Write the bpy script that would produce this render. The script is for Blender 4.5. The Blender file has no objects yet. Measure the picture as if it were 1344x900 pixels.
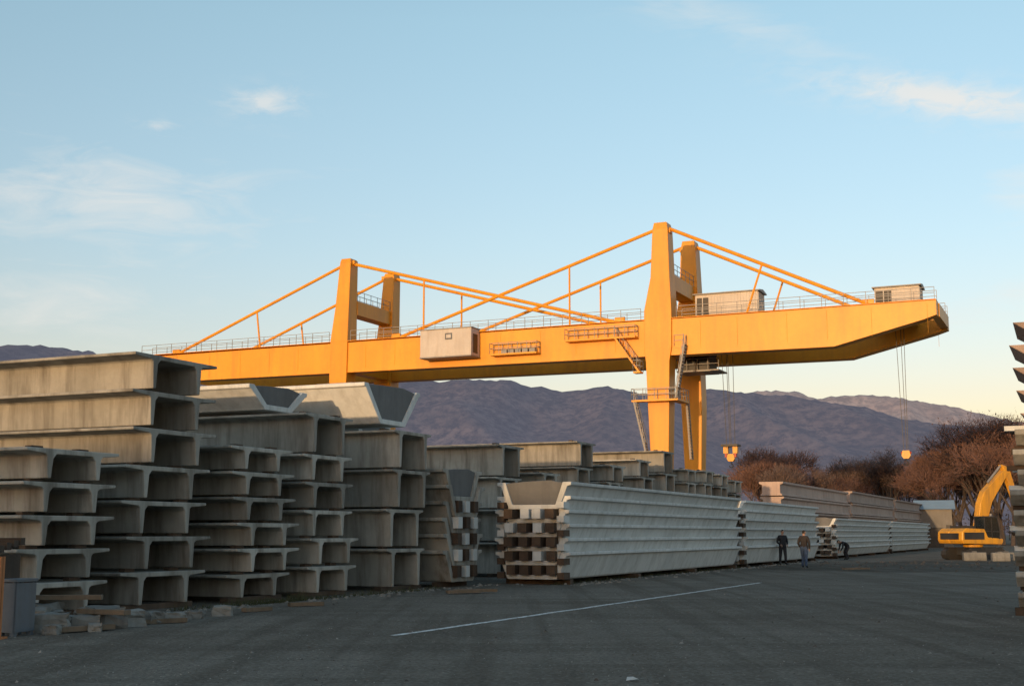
import bpy, bmesh, math, random
from mathutils import Vector, Matrix, noise
random.seed(7)
scene=bpy.context.scene
AZ=math.radians(24.4)
D=(math.sin(AZ),math.cos(AZ)); P=(D[1],-D[0])
ROT=-AZ
def W(q,s,z=0.0): return (P[0]*q+D[0]*s, P[1]*q+D[1]*s, z)

# ---------------------------------------------------------------- materials
def newmat(name):
    m=bpy.data.materials.new(name); m.use_nodes=True
    nt=m.node_tree; nt.nodes.clear()
    out=nt.nodes.new("ShaderNodeOutputMaterial"); b=nt.nodes.new("ShaderNodeBsdfPrincipled")
    nt.links.new(b.outputs[0],out.inputs[0])
    return m,nt,b,out
def N(nt,t,**kw):
    n=nt.nodes.new(t)
    for k,v in kw.items(): setattr(n,k,v)
    return n
def ramp(nt,fac,stops):
    r=N(nt,"ShaderNodeValToRGB"); e=r.color_ramp.elements
    while len(e)<len(stops): e.new(0.5)
    for i,(p,c) in enumerate(stops):
        e[i].position=p; e[i].color=(c[0],c[1],c[2],1)
    nt.links.new(fac,r.inputs[0]); return r.outputs[0]
def mixc(nt,fac,a,b,mode='MIX'):
    m=N(nt,"ShaderNodeMix",data_type='RGBA',blend_type=mode)
    for sock,val in ((m.inputs[0],fac),(m.inputs[6],a),(m.inputs[7],b)):
        if hasattr(val,'links'): nt.links.new(val,sock)
        elif isinstance(val,(int,float)): sock.default_value=val
        else: sock.default_value=(val[0],val[1],val[2],1)
    return m.outputs[2]
def mth(nt,op,a,b=None,c=None,clamp=False):
    m=N(nt,"ShaderNodeMath",operation=op,use_clamp=clamp)
    for i,v in enumerate((a,b,c)):
        if v is None: continue
        if hasattr(v,'links'): nt.links.new(v,m.inputs[i])
        else: m.inputs[i].default_value=v
    return m.outputs[0]
def noisetex(nt,vec,scale,detail=4,rough=.55,dist=0):
    n=N(nt,"ShaderNodeTexNoise"); n.inputs["Scale"].default_value=scale; n.inputs["Detail"].default_value=detail
    n.inputs["Roughness"].default_value=rough; n.inputs["Distortion"].default_value=dist
    if vec is not None: nt.links.new(vec,n.inputs["Vector"])
    return n.outputs["Fac"]
def mapping(nt,vec,scale=(1,1,1),loc=(0,0,0),rot=(0,0,0)):
    m=N(nt,"ShaderNodeMapping"); m.inputs["Scale"].default_value=scale; m.inputs["Location"].default_value=loc
    m.inputs["Rotation"].default_value=rot
    nt.links.new(vec,m.inputs["Vector"]); return m.outputs[0]
def bump(nt,b,h,strength=.3,dist=.02):
    n=N(nt,"ShaderNodeBump"); n.inputs["Strength"].default_value=strength; n.inputs["Distance"].default_value=dist
    nt.links.new(h,n.inputs["Height"]); nt.links.new(n.outputs[0],b.inputs["Normal"])

def weathered(name,c1,c2,scale=1.0,rough=.85,streak=.35,stain=(.5,.5,.5),bstr=.3,metal=0,rnd=.25,bdist=.012):
    m,nt,b,o=newmat(name)
    tc=N(nt,"ShaderNodeTexCoord"); oi=N(nt,"ShaderNodeObjectInfo")
    add=N(nt,"ShaderNodeVectorMath",operation='ADD')
    comb=N(nt,"ShaderNodeCombineXYZ")
    r100=mth(nt,'MULTIPLY',oi.outputs["Random"],60)
    nt.links.new(r100,comb.inputs[0]); nt.links.new(r100,comb.inputs[1])
    nt.links.new(tc.outputs["Object"],add.inputs[0]); nt.links.new(comb.outputs[0],add.inputs[1])
    v=add.outputs[0]
    n1=noisetex(nt,v,.6*scale,3,.6)
    n2=noisetex(nt,v,9*scale,5,.7)
    n3=noisetex(nt,mapping(nt,v,(1.6,1.6,.18)),1.6*scale,4,.65)
    col=ramp(nt,n1,[(.3,c1),(.7,c2)])
    col=mixc(nt,mth(nt,'MULTIPLY',n2,.5),col,[x*.62 for x in c1])
    st=mth(nt,'MULTIPLY',ramp(nt,n3,[(.46,(0,0,0)),(.68,(1,1,1))]),streak)
    col=mixc(nt,st,col,stain)
    br=mth(nt,'MULTIPLY_ADD',oi.outputs["Random"],rnd,1-rnd*.5)
    cc=N(nt,"ShaderNodeCombineColor"); 
    for i in range(3): nt.links.new(br,cc.inputs[i])
    col=mixc(nt,1.0,col,cc.outputs[0],'MULTIPLY')
    nt.links.new(col,b.inputs["Base Color"]); b.inputs["Roughness"].default_value=rough
    b.inputs["Metallic"].default_value=metal
    bump(nt,b,n2,bstr,bdist)
    return m
M={}
M['conc']=weathered("concrete",(.31,.30,.265),(.52,.50,.45),stain=(.12,.105,.085),streak=.75,rnd=.45)
M['concw']=weathered("white_concrete",(.62,.64,.63),(.79,.80,.78),stain=(.33,.33,.30),streak=.45,rnd=.2)
M['concb']=weathered("brown_concrete",(.42,.31,.26),(.56,.43,.36),stain=(.2,.15,.12),streak=.4,rnd=.3)
M['wood']=weathered("old_timber",(.055,.035,.022),(.13,.085,.055),scale=2,stain=(.03,.02,.015),rnd=.6)
M['woodl']=weathered("pale_timber",(.16,.12,.08),(.26,.19,.13),scale=2,stain=(.08,.05,.03),rnd=.4)
M['rubble']=weathered("rubble_concrete",(.18,.175,.16),(.33,.32,.29),scale=3,stain=(.1,.09,.08),rnd=.5)
M['yellow']=weathered("crane_yellow_paint",(.80,.315,.012),(.88,.39,.02),scale=.35,rough=.45,stain=(.48,.18,.02),streak=.4,bstr=.08,rnd=.08)
M['yellow2']=weathered("excavator_yellow",(.72,.33,.02),(.82,.40,.03),scale=1,rough=.45,stain=(.28,.16,.05),streak=.55,bstr=.05,rnd=0)
M['dark']=weathered("dark_steel",(.02,.02,.022),(.05,.05,.05),rough=.55,stain=(.08,.05,.03),rnd=.1)
M['grey']=weathered("grey_steel",(.22,.22,.22),(.33,.33,.33),rough=.5,stain=(.15,.1,.07),rnd=.1)
M['white']=weathered("white_panel",(.54,.50,.46),(.66,.62,.58),rough=.6,stain=(.36,.30,.25),streak=.3,rnd=.05)
M['blue']=weathered("blue_grey_paint",(.11,.13,.15),(.17,.19,.22),rough=.6,stain=(.1,.07,.05))
M['rust']=weathered("rusty_orange",(.50,.17,.05),(.62,.24,.08),rough=.7,stain=(.2,.08,.03))
M['red']=weathered("red_paint",(.5,.05,.02),(.6,.09,.03),rough=.5,stain=(.2,.05,.03))
M['roofblue']=weathered("pale_blue_sheet",(.25,.36,.46),(.36,.48,.56),rough=.5,stain=(.3,.3,.3))
M['wall']=weathered("wall_panel",(.20,.19,.17),(.28,.26,.24),stain=(.14,.12,.1))
def plain(name,c,r=.8,metal=0):
    m,nt,b,o=newmat(name); tc=N(nt,"ShaderNodeTexCoord")
    n=noisetex(nt,tc.outputs["Object"],12,2,.6)
    nt.links.new(ramp(nt,n,[(.3,[x*.75 for x in c]),(.7,[min(1,x*1.2) for x in c])]),b.inputs["Base Color"])
    b.inputs["Roughness"].default_value=r; b.inputs["Metallic"].default_value=metal
    return m
M['skin']=plain("skin",(.45,.27,.2),.6)
M['jacket']=plain("jacket_cloth",(.014,.016,.022))
M['jacket2']=plain("jacket_cloth_brown",(.028,.022,.022))
M['trouser']=plain("dark_trousers",(.016,.018,.026))
M['jeans']=plain("blue_jeans",(.05,.085,.16))
M['hair']=plain("dark_hair",(.015,.012,.01))
M['shoe']=plain("shoe_leather",(.015,.013,.012),.5)
M['glass']=plain("dark_glass",(.015,.02,.025),.08)
M['bark']=plain("bark",(.07,.055,.05),.9)
M['twig']=plain("twigs_brown",(.17,.095,.075),.95)
M['twig2']=plain("twigs_grey",(.135,.095,.085),.95)
M['tarp']=weathered("grey_tarpaulin",(.13,.13,.13),(.20,.20,.20),stain=(.08,.08,.08))
M['grass']=plain("weeds",(.06,.065,.025),.9)
M['stone1']=plain("pebble_light",(.33,.31,.28),.9)
M['stone2']=plain("pebble_dark",(.09,.08,.07),.9)

# ---------------------------------------------------------------- mesh builder
class MB:
    def __init__(s): s.v=[];s.f=[];s.m=[]
    def add(s,vs,fs,mi=0):
        o=len(s.v); s.v+= [tuple(x) for x in vs]
        for f in fs: s.f.append(tuple(i+o for i in f)); s.m.append(mi)
    def box(s,x0,x1,y0,y1,z0,z1,mi=0):
        s.add([(x0,y0,z0),(x1,y0,z0),(x1,y1,z0),(x0,y1,z0),(x0,y0,z1),(x1,y0,z1),(x1,y1,z1),(x0,y1,z1)],
              [(0,3,2,1),(4,5,6,7),(0,1,5,4),(1,2,6,5),(2,3,7,6),(3,0,4,7)],mi)
    def prism(s,prof,a,b,axis='x',mi=0):
        n=len(prof); f=(lambda t,h,z:(t,h,z)) if axis=='x' else ((lambda t,h,z:(h,t,z)) if axis=='y' else (lambda t,h,z:(h,z,t)))
        vs=[f(a,h,z) for h,z in prof]+[f(b,h,z) for h,z in prof]
        fs=[tuple(range(n)),tuple(range(2*n-1,n-1,-1))]+[(i,i+n,(i+1)%n+n,(i+1)%n) for i in range(n)]
        s.add(vs,fs,mi)
    def tube(s,p,q,r,n=6,r2=None,mi=0,caps=True):
        p=Vector(p);q=Vector(q); d=(q-p)
        if d.length<1e-6: return
        d.normalize(); u=d.orthogonal().normalized(); w=d.cross(u); r2=r if r2 is None else r2
        vs=[p+(u*math.cos(t)+w*math.sin(t))*r for t in [2*math.pi*i/n for i in range(n)]]
        vs+=[q+(u*math.cos(t)+w*math.sin(t))*r2 for t in [2*math.pi*i/n for i in range(n)]]
        fs=[(i,(i+1)%n,(i+1)%n+n,i+n) for i in range(n)]
        if caps: fs+=[tuple(range(n-1,-1,-1)),tuple(range(n,2*n))]
        s.add(vs,fs,mi)
    def beamline(s,p,q,w,h,mi=0):
        p=Vector(p);q=Vector(q);d=(q-p).normalized(); side=d.cross(Vector((0,0,1)))
        if side.length<1e-3: side=Vector((1,0,0))
        side.normalize(); up=side.cross(d)
        vs=[]
        for c in (p,q):
            for a,b in ((-1,-1),(1,-1),(1,1),(-1,1)): vs.append(c+side*a*w/2+up*b*h/2)
        s.add(vs,[(0,1,2,3),(7,6,5,4),(0,4,5,1),(1,5,6,2),(2,6,7,3),(3,7,4,0)],mi)
    def loft(s,secs,mi=0):
        vs=[];fs=[]
        for cx,cy,z,hx,hy in secs:
            vs+=[(cx-hx,cy-hy,z),(cx+hx,cy-hy,z),(cx+hx,cy+hy,z),(cx-hx,cy+hy,z)]
        for k in range(len(secs)-1):
            a=4*k
            for i in range(4): fs.append((a+i,a+(i+1)%4,a+4+(i+1)%4,a+4+i))
        fs.append((3,2,1,0)); l=4*(len(secs)-1); fs.append((l,l+1,l+2,l+3)); s.add(vs,fs,mi)
    def mesh(s,name,mats):
        me=bpy.data.meshes.new(name); me.from_pydata(s.v,[],s.f)
        for m in mats: me.materials.append(m)
        me.polygons.foreach_set("material_index",s.m)
        bm=bmesh.new(); bm.from_mesh(me); bmesh.ops.recalc_face_normals(bm,faces=bm.faces); bm.to_mesh(me); bm.free()
        me.update(); return me
def link(name,me,parent=None,loc=(0,0,0),rot=0,bev=0):
    o=bpy.data.objects.new(name,me); scene.collection.objects.link(o)
    o.location=loc; o.rotation_euler=(0,0,rot) if not isinstance(rot,tuple) else rot
    if parent: o.parent=parent
    if bev:
        b=o.modifiers.new("bevel",'BEVEL'); b.width=bev; b.segments=1; b.limit_method='ANGLE'
    return o
def empty(name,loc=(0,0,0),rot=0):
    e=bpy.data.objects.new(name,None); scene.collection.objects.link(e); e.location=loc; e.rotation_euler=(0,0,rot); return e

# ---------------------------------------------------------------- beams
def pi_profile(ws,wing,H,tw=.14):
    a=ws/2; w=a+wing
    R=[(w,H),(w,H-.06),(a+.06,H-.10),(a+.01,H-.14),(a-.02,0),(a-tw+.02,0),(a-tw-.02,H-.19),(a-tw-.10,H-.10)]
    return R+[(-x,z) for x,z in reversed(R)]
_pc={}
def pi_mesh(ws,wing,H,L,mat):
    k=(round(ws,2),round(wing,2),round(H,2),L,mat)
    if k not in _pc:
        b=MB(); b.prism(pi_profile(ws,wing,H),0,-L,'x')
        b.box(-L+.3,-L+.5,-ws/2+.13,ws/2-.13,.02,H-.11); b.box(-3.4,-3.2,-ws/2+.13,ws/2-.13,.12,H-.11)  # inner plates added to block light through the open beam
        _pc[k]=b.mesh("pi_beam",[M[mat]])
    return _pc[k]
def trough_profile(Wt,B,H,th=.12,lip=.2):
    w=Wt/2;b=B/2
    R=[(w,H),(w,H-.10),(w-lip,H-.13),(b+.02,.05),(b-.03,0)]
    I=[(w-lip-th-.04,H),(b-th,.14)]
    return R+[(-x,z) for x,z in reversed(R)]+[(-I[0][0],I[0][1]),(-I[1][0],I[1][1]),(I[1][0],I[1][1]),(I[0][0],I[0][1])]
def trough_mesh(Wt,B,H,L,axis,mat,plate=False,lip=.2):
    k=('t',Wt,B,H,L,axis,mat,plate,lip)
    if k not in _pc:
        b=MB(); s=(-1 if axis=='x' else 1); b.prism(trough_profile(Wt,B,H,lip=lip),0,s*L,axis)
        if plate:
            wi=Wt/2-lip-.12-.03; bi=B/2-.125
            b.prism([(-bi,.142),(bi,.142),(wi-.01,H-.03),(wi*.5,H+.06),(-wi*.4,H+.02),(-wi+.01,H-.03)],s*.06,s*.14,axis,1)
        _pc[k]=b.mesh("trough_beam",[M[mat],M['tarp']])
    return _pc[k]
def spacer(b,x,y,z,lx,ly,h,mi=0):
    b.box(x-lx/2,x+lx/2,y-ly/2,y+ly/2,z,z+h,mi)

def pi_stack(s0,s1,q,tiers,wing=.55,L=14,mat='conc'):
    c=(s0+s1)/2; ws=s1-s0
    e=empty("concrete_beam_stack",W(q,c),ROT)
    sp=MB(); z=.12
    for k in (-.35,-L*.5,-L+1): sp.box(k-.12,k+.12,-ws/2-.35,ws/2+.35,0,.12)
    i=0
    for (n,pitch,LL,mt) in tiers:
        for _ in range(n):
            H=pitch-.07; jx=random.uniform(-.13,.13); jy=random.uniform(-.06,.06)
            link("beam_%d"%i,pi_mesh(ws,wing,H,LL,mt or mat),e,(jx,jy,z),random.uniform(-.004,.004),bev=.012); i+=1
            z+=H
            for xx in (-.4,-LL*.5,-LL+1.2):
                for sy in (-1,1):
                    yy=sy*(ws/2-.1)
                    spacer(sp,xx+random.uniform(-.1,.1),yy+random.uniform(-.03,.03),z+.002,.16,.3,.066)
            z+=.07
    link("timber_spacers",sp.mesh("spacers",[M['wood']]),e)
    return e,z
pi_stack(18.55,20.0,-18.15,[(5,.63,14,None)],wing=.52)
pi_stack(21.67,23.3,-18.35,[(4,.745,16,None),(3,.79,22,None)],wing=.58)
pi_stack(25.25,26.7,-18.3,[(6,.60,14,None)],wing=.55)
pi_stack(28.15,29.65,-18.3,[(5,.715,14,None),(1,1.06,15,None)],wing=.42)
pi_stack(32.1,33.75,-18.2,[(4,1.12,14,None)],wing=.28)
def trough_on(s,q,z,Wt,B,H,L,mat='concw',name="concrete_wing_beam"):
    return link(name,trough_mesh(Wt,B,H,L,'x',mat,True,.08),None,W(q,s,z),ROT,bev=.012)
trough_on(28.7,-19.9,4.84,2.7,1.3,.62,16)
trough_on(32.6,-18.6,4.72,3.3,1.5,1.1,16)
trough_on(36.4,-21.5,4.6,2.6,1.3,.7,14)

def trough_stack_x(sc,q,n,pitch,Wt,B,H,L,mat='concw'):
    e=empty("wing_beam_stack",W(q,sc),ROT); z=.15; sp=MB()
    for k in (-.5,-L/2,-L+.8): sp.box(k-.12,k+.12,-B/2-.2,B/2+.2,0,.148)
    for i in range(n):
        link("beam_%d"%i,trough_mesh(Wt,B,H,L,'x',mat,i==n-1),e,(random.uniform(-.1,.1),random.uniform(-.05,.05),z),0,bev=.012)
        if i<n-1:
            for yy in (-.35,.0,.35):
                spacer(sp,-.12,yy*B+random.uniform(-.05,.05),z+.143,.5,.28,pitch-.146,0 if (i+int(yy*3))%2 else 1)
            spacer(sp,-L+.4,0,z+.143,.4,B*.8,pitch-.146,0)
        z+=pitch
    link("spacer_blocks",sp.mesh("sp",[M['wood'],M['concw']]),e); return e
trough_stack_x(35.9,-17.9,6,.49,2.7,1.5,.95,14,'conc')
def trough_stack_y(q_edge,s0,s1,n,pitch,Wt=2.6,B=1.75,H=.86,mat='concw'):
    qc=q_edge-B/2-.05; L=s1-s0
    e=empty("wing_beam_stack",W(qc,s0),ROT); z=.16; sp=MB()
    for k in (.5,L/3,2*L/3,L-.6): sp.box(-B/2-.25,B/2+.25,k-.14,k+.14,0,.158)
    for i in range(n):
        link("beam_%d"%i,trough_mesh(Wt,B,H,L,'y',mat,i==n-1,.13),e,(random.uniform(-.04,.04),random.uniform(-.12,.08),z),random.uniform(-.0012,.0012),bev=.012)
        if i<n-1:
            hh=pitch-.146
            for kk,yy in enumerate((-.40,-.12,.14,.40)):
                spacer(sp,yy*B+random.uniform(-.05,.05),.05+random.uniform(-.05,.05),z+.143,.30,.75,hh,1 if random.random()<.33 else 0)
            for k in (L/3,2*L/3,L-.5): spacer(sp,0,k,z+.143,B*.8,.3,pitch-.146,0)
        for sx in (-1,1):
            spacer(sp,sx*(B/2+.17),.0,z+.02,.24,.5,.2,1 if random.random()<.4 else 0)
        z+=pitch
    link("spacer_blocks",sp.mesh("sp",[M['wood'],M['concw']]),e)
    return e
trough_stack_y(-15.7,38.3,60.0,6,.445)
trough_stack_y(-15.7,61.0,78.4,6,.43)
trough_stack_y(-15.7,84.5,108,6,.36,H=.62)
trough_stack_y(-15.7,108.6,134,6,.36,H=.62)

row=[(44.1,45.7,4,1.22,18),(48.3,49.6,5,.80,16),(51.9,53.4,5,1.10,18),(56.0,57.4,6,.78,14),(60.4,61.8,6,.86,14),
     (64.1,65.6,5,1.16,16),(68.2,69.6,7,.72,14),(71.6,73.0,7,.73,14),(75.0,76.4,7,.72,14),(78.4,79.8,6,.80,14)]
for a,b,n,pt,L in row: pi_stack(a,b,-20.4,[(n,pt,L,None)],wing=.4)
def slab_stack(q0,q1,s0,s1,n,z0,pitch,mat,name="concrete_girder_stack"):
    e=empty(name,W((q0+q1)/2,s0),ROT); w=(q0-q1)/2
    for i in range(n):
        b=MB(); L=s1-s0-random.uniform(0,1.2); o=random.uniform(0,.8)
        z=z0+i*pitch; H=pitch-.06
        b.prism([(-w,H),(w,H),(w,H-.12),(w*.75,H-.2),(w*.75,.16),(w*.9,.08),(w*.9,0),(-w*.9,0),(-w*.9,.08),(-w*.75,.16),(-w*.75,H-.2),(-w,H-.12)],o,L,'y')
        link("girder_%d"%i,b.mesh("girder",[M[mat]]),e,(0,0,z),0,bev=.012)
    sp=MB()
    for k in range(n):
        for yy in (3,(s1-s0)/2,(s1-s0)-6): spacer(sp,0,yy,(z0+k*pitch-.06) if k else 0,.8,.3,.058 if k else z0-.002)
    link("timber_spacers",sp.mesh("sp",[M['wood']]),e)
slab_stack(-18.8,-20.4,84,110,5,.2,.97,'concb')
slab_stack(-18.8,-20.4,110.3,136,5,.2,1.0,'concb')
slab_stack(-18.8,-20.4,136.3,160,5,.2,.98,'concb')

# ---------------------------------------------------------------- right hand stack (close, cut by the frame)
e=empty("slab_stack",W(-1.53,28.7),ROT)
sp=MB(); z=.16
sp.box(-.1,6,-1.0,-.8,0,.158); sp.box(-.1,6,.8,1.0,0,.158)
for i in range(9):
    b=MB(); H=.30; j=random.uniform(-.06,.10)
    b.prism([(-1.25,H),(1.25,H),(1.25,H-.1),(.95,0),(-.95,0),(-1.25,H-.1)],j,6+j,'x')
    link("slab_%d"%i,b.mesh("slab",[M['conc']]),e,(0,0,z),random.uniform(-.01,.01),bev=.012)
    z+=H
    for yy in (-.7,.0,.7): spacer(sp,.18+random.uniform(-.1,.1),yy,z+.001,.42,.3,.098,1 if random.random()<.3 else 0); spacer(sp,4,yy,z+.001,.4,.3,.098,0)
    z+=.1
for i in range(5):
    b=MB(); j=[.22,.14,.10,.06,.14][i]; H=.22
    b.add([(j,-1.2,H),(6,-1.2,H),(6,1.2,H),(j,1.2,H),(j+.35,-1.1,0),(6,-1.1,0),(6,1.1,0),(j+.35,1.1,0)],
          [(0,1,2,3),(7,6,5,4),(0,4,5,1),(1,5,6,2),(2,6,7,3),(3,7,4,0)])
    link("wedge_slab_%d"%i,b.mesh("wedge",[M['concb']]),e,(0,0,z),random.uniform(-.02,.02),bev=.012); z+=H
    if i<4:
        for yy in (-.7,.7): spacer(sp,1.2,yy,z+.001,.3,.25,.238,0)
    z+=.24
link("timber_spacers",sp.mesh("sp",[M['wood'],M['concw']]),e)

# ---------------------------------------------------------------- gantry crane
CR=empty("gantry_crane",W(-36.8,115.07),ROT)
YF=8.7
def cpart(name,mb,mats,bev=0): return link(name,mb.mesh(name,mats),CR,(0,0,0),0,bev)
ZT=21.4; ZB=18.3
for nm,yc in (("main_girder_near",0),("main_girder_far",YF)):
    b=MB()
    prof=[(-61.3,ZT),(25.1,ZT+.15),(25.1,20.25),(24.0,19.9),(16.3,18.0),(14.5,18.0),(-56,ZB+.1),(-61.3,19.5)]
    b.prism(prof,yc-.75,yc+.75,'y')
    b.box(-61.3,25.1,yc-.95,yc+.95,ZT+.155,ZT+.22)
    b.box(-55.5,14.4,yc-.87,yc+.87,ZB-.36,ZB-.31) if 0 else None
    for i in range(-30,13,2):
        x=i*2.0+random.uniform(-.4,.4)
        b.box(x-.012,x+.012,yc-.775,yc-.752,ZB+.35,ZT-.1)
    cpart(nm,b,[M['yellow']],.02)
b=MB()
b.box(24.5,25.2,.76,YF-.76,20.3,21.5); b.box(-61.2,-60.5,.76,YF-.76,19.6,21.3)
b.box(18.6,19.3,.76,YF-.76,20.4,21.3)
cpart("end_ties",b,[M['yellow']],.02)
def tower(name,x,yc,prof):
    b=MB(); b.loft([(x+cx,yc,z,hx,hy) for z,cx,hx,hy in prof]); cpart(name,b,[M['yellow']],.03)
pr=[(0,.15,.70,.75),(8,.1,.85,.8),(14,.1,1.05,.9),(17.5,.1,1.15,.95),(18.9,.15,1.34,1.0),(22.4,.2,1.34,1.0),(25.6,.45,.93,.9),(30.2,.5,.76,.8),(30.9,.5,.62,.7)]
tower("tower_right_near",-.1,0,pr)
tower("tower_right_far",.45,YF,[(z,0.0+cx*.2+(.15 if z<15 else 0),hx*(1.0 if z>7 else .9),hy) for z,cx,hx,hy in pr])
pl=[(0,-.2,.8,.75),(12,-.2,.85,.8),(16,-.2,.9,.85),(17.6,-.15,1.05,.95),(21.6,-.1,1.05,.95),(25.2,.15,.83,.85),(30.0,.4,.66,.75),(30.5,.4,.56,.65)]
tower("tower_left_near",-34.9,0,pl); tower("tower_left_far",-34.6,YF,pl)
b=MB()
for x in (.4,-34.6):
    b.box(x-.75,x+.75,.85,YF-.85,24.6,26.1); b.box(x-.6,x+.6,.95,YF-.95,18.4,19.8)
for x in (.4,-34.5):
    for yc in (0,YF): b.box(x-.88,x+.88,yc-.35,yc+.35,29.9,30.3)
cpart("cross_beams",b,[M['yellow']],.02)
b=MB()
for yc in (0,YF):
    b.tube((-.2,yc,30.4),(-28.6,yc,ZT+.2),.17,8); b.tube((-34.0,yc,30.0),(-4.0,yc,ZT+.2),.17,8)
    b.tube((1.0,yc,30.4),(19.3,yc,ZT+.3),.17,8); b.tube((-35.0,yc,30.0),(-57.0,yc,ZT+.2),.17,8)
    def zon(x,x0,z0,x1,z1): return z0+(x-x0)/(x1-x0)*(z1-z0)
    zz=zon(-9.2,-.2,30.4,-28.6,21.6); b.tube((-9.2,yc,zz),(-9.2,yc,ZT),.10,6)
    zz=zon(-25.4,-34.0,30,-4,21.6); b.tube((-25.4,yc,zz),(-25.4,yc,ZT),.10,6)
    zz=zon(9.9,1.0,30.4,19.3,21.7); b.tube((9.9,yc,zz),(8.3,yc,ZT+.1),.11,6)
    zz=zon(-46.2,-35.0,30,-57,21.6); b.tube((-46.2,yc,zz),(-45.6,yc,ZT),.10,6)
    for x in (-28.6,-4,19.3,-57): b.box(x-.5,x+.5,yc-.12,yc+.12,ZT+.2,ZT+.75)
cpart("stay_rods",b,[M['yellow']])
def railing(b,p,q,h=1.05,step=2.0,r=.032,mi=0):
    p=Vector(p);q=Vector(q);n=max(1,int(round((q-p).length/step)))
    for i in range(n+1):
        c=p.lerp(q,i/n); b.tube(c,c+Vector((0,0,h)),r,4,mi=mi)
    for hh in (h,h*.52): b.tube(p+Vector((0,0,hh)),q+Vector((0,0,hh)),r,4,mi=mi)
b=MB()
for y in (-.9,.9,YF-.9,YF+.9):
    for x0,x1 in ((-61.2,-36.2),(-33.6,-1.6),(1.9,25.0)): railing(b,(x0,y,ZT+.22),(x1,y,ZT+.22))
for x in (-.3,1.1,-35.3,-33.9): railing(b,(x,.9,26.1),(x,YF-.9,26.1),step=1.5)
cpart("handrails",b,[M['grey']])
b=MB()
def platform(x0,x1,y0,y1,z,gap=None):
    b.box(x0,x1,y0,y1,z-.16,z,0)
    for p,q in (((x0,y0),(x1,y0)),((x1,y0),(x1,y1)),((x1,y1),(x0,y1)),((x0,y1),(x0,y0))):
        railing(b,(p[0],p[1],z),(q[0],q[1],z),step=1.0,mi=1)
platform(-2.3,2.2,-1.9,-1.0,13.9); platform(1.3,2.2,-.98,1.6,13.9)
for yc in (0,YF):
    platform(-37.0,-32.7,yc-1.9,yc-1.02,16.0); platform(-33.5,-32.7,yc-1.0,yc+1.4,16.0)
platform(-9.0,-1.9,-1.8,-.97,20.0); platform(-17.0,-12.0,-1.8,-.97,19.1)
platform(1.6,2.5,-.8,2.2,18.9)
def stairs(p,q,w=.7,mi=0):
    p=Vector(p);q=Vector(q); n=int((q-p).length/.3)
    for y in (-w/2,w/2):
        o=Vector((0,y,0)); b.beamline(p+o,q+o,.05,.16,mi)
        b.tube(p+o+Vector((0,0,1)),q+o+Vector((0,0,1)),.03,4,mi=1)
        for i in range(0,n+1,3):
            c=p.lerp(q,i/n)+o; b.tube(c,c+Vector((0,0,1)),.03,4,mi=1)
    for i in range(n+1):
        c=p.lerp(q,i/n); b.box(c.x-.12,c.x+.12,c.y-w/2+.03,c.y+w/2-.03,c.z-.02,c.z+.02,1)
stairs((-4.0,-1.4,20.0),(-1.6,-1.4,16.6)); stairs((2.8,-1.3,18.9),(1.9,-1.3,14.0),mi=1)
stairs((-2.1,-1.5,13.8),(-1.0,-1.5,9.0),mi=1); stairs((2.0,1.8,13.9),(2.3,1.8,8.5),mi=1)
platform(-2.1,-1.4,-1.9,-1.0,16.6)
cpart("access_platforms",b,[M['yellow'],M['grey']])
b=MB(); b.box(.9,3.9,3.0,5.6,17.0,19.0,0); b.box(.75,4.05,2.85,5.75,19.0,19.15,1); b.box(.75,4.05,2.6,5.75,16.85,17.0,1)
b.box(1.2,2.2,2.94,2.998,17.7,18.6,2); b.box(2.4,3.6,2.94,2.998,17.7,18.6,2)
for x in (1.1,3.7): b.tube((x,4.3,19.1),(x,4.3,20.2),.1,6,mi=1)
railing(b,(.75,2.5,17),(4.9,2.5,17),step=1,mi=1); b.box(4.05,4.9,2.5,5.7,16.87,17,1)
cpart("control_cabin",b,[M['dark'],M['grey'],M['glass']])
b=MB(); x0,x1=-24.3,-18.6
b.box(x0,x1,-2.7,-.80,19.05,21.75,0)
b.box(x0-.08,x1+.08,-2.78,-.78,21.752,21.85,1)
b.box(x0-.05,x1+.05,-2.75,-.79,18.93,19.048,1)
for i in range(1,6):
    xx=x0+i*(x1-x0)/6; b.box(xx-.015,xx+.015,-2.712,-2.702,19.1,21.7,0)
b.box(-21.5,-20.7,-2.735,-2.724,20.7,21.35,3); b.box(-21.36,-20.84,-2.75,-2.737,20.85,21.2,0)
b.box(x1+.001,x1+.03,-2.3,-1.3,19.3,21.2,2)
cpart("electrical_cabinet",b,[M['white'],M['grey'],M['dark'],M['blue']])
b=MB()
for i in range(5): b.box(-15.9+i*.75,-15.3+i*.75,-1.5,-1.0,19.12,19.5)
cpart("resistor_boxes",b,[M['grey']])
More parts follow.
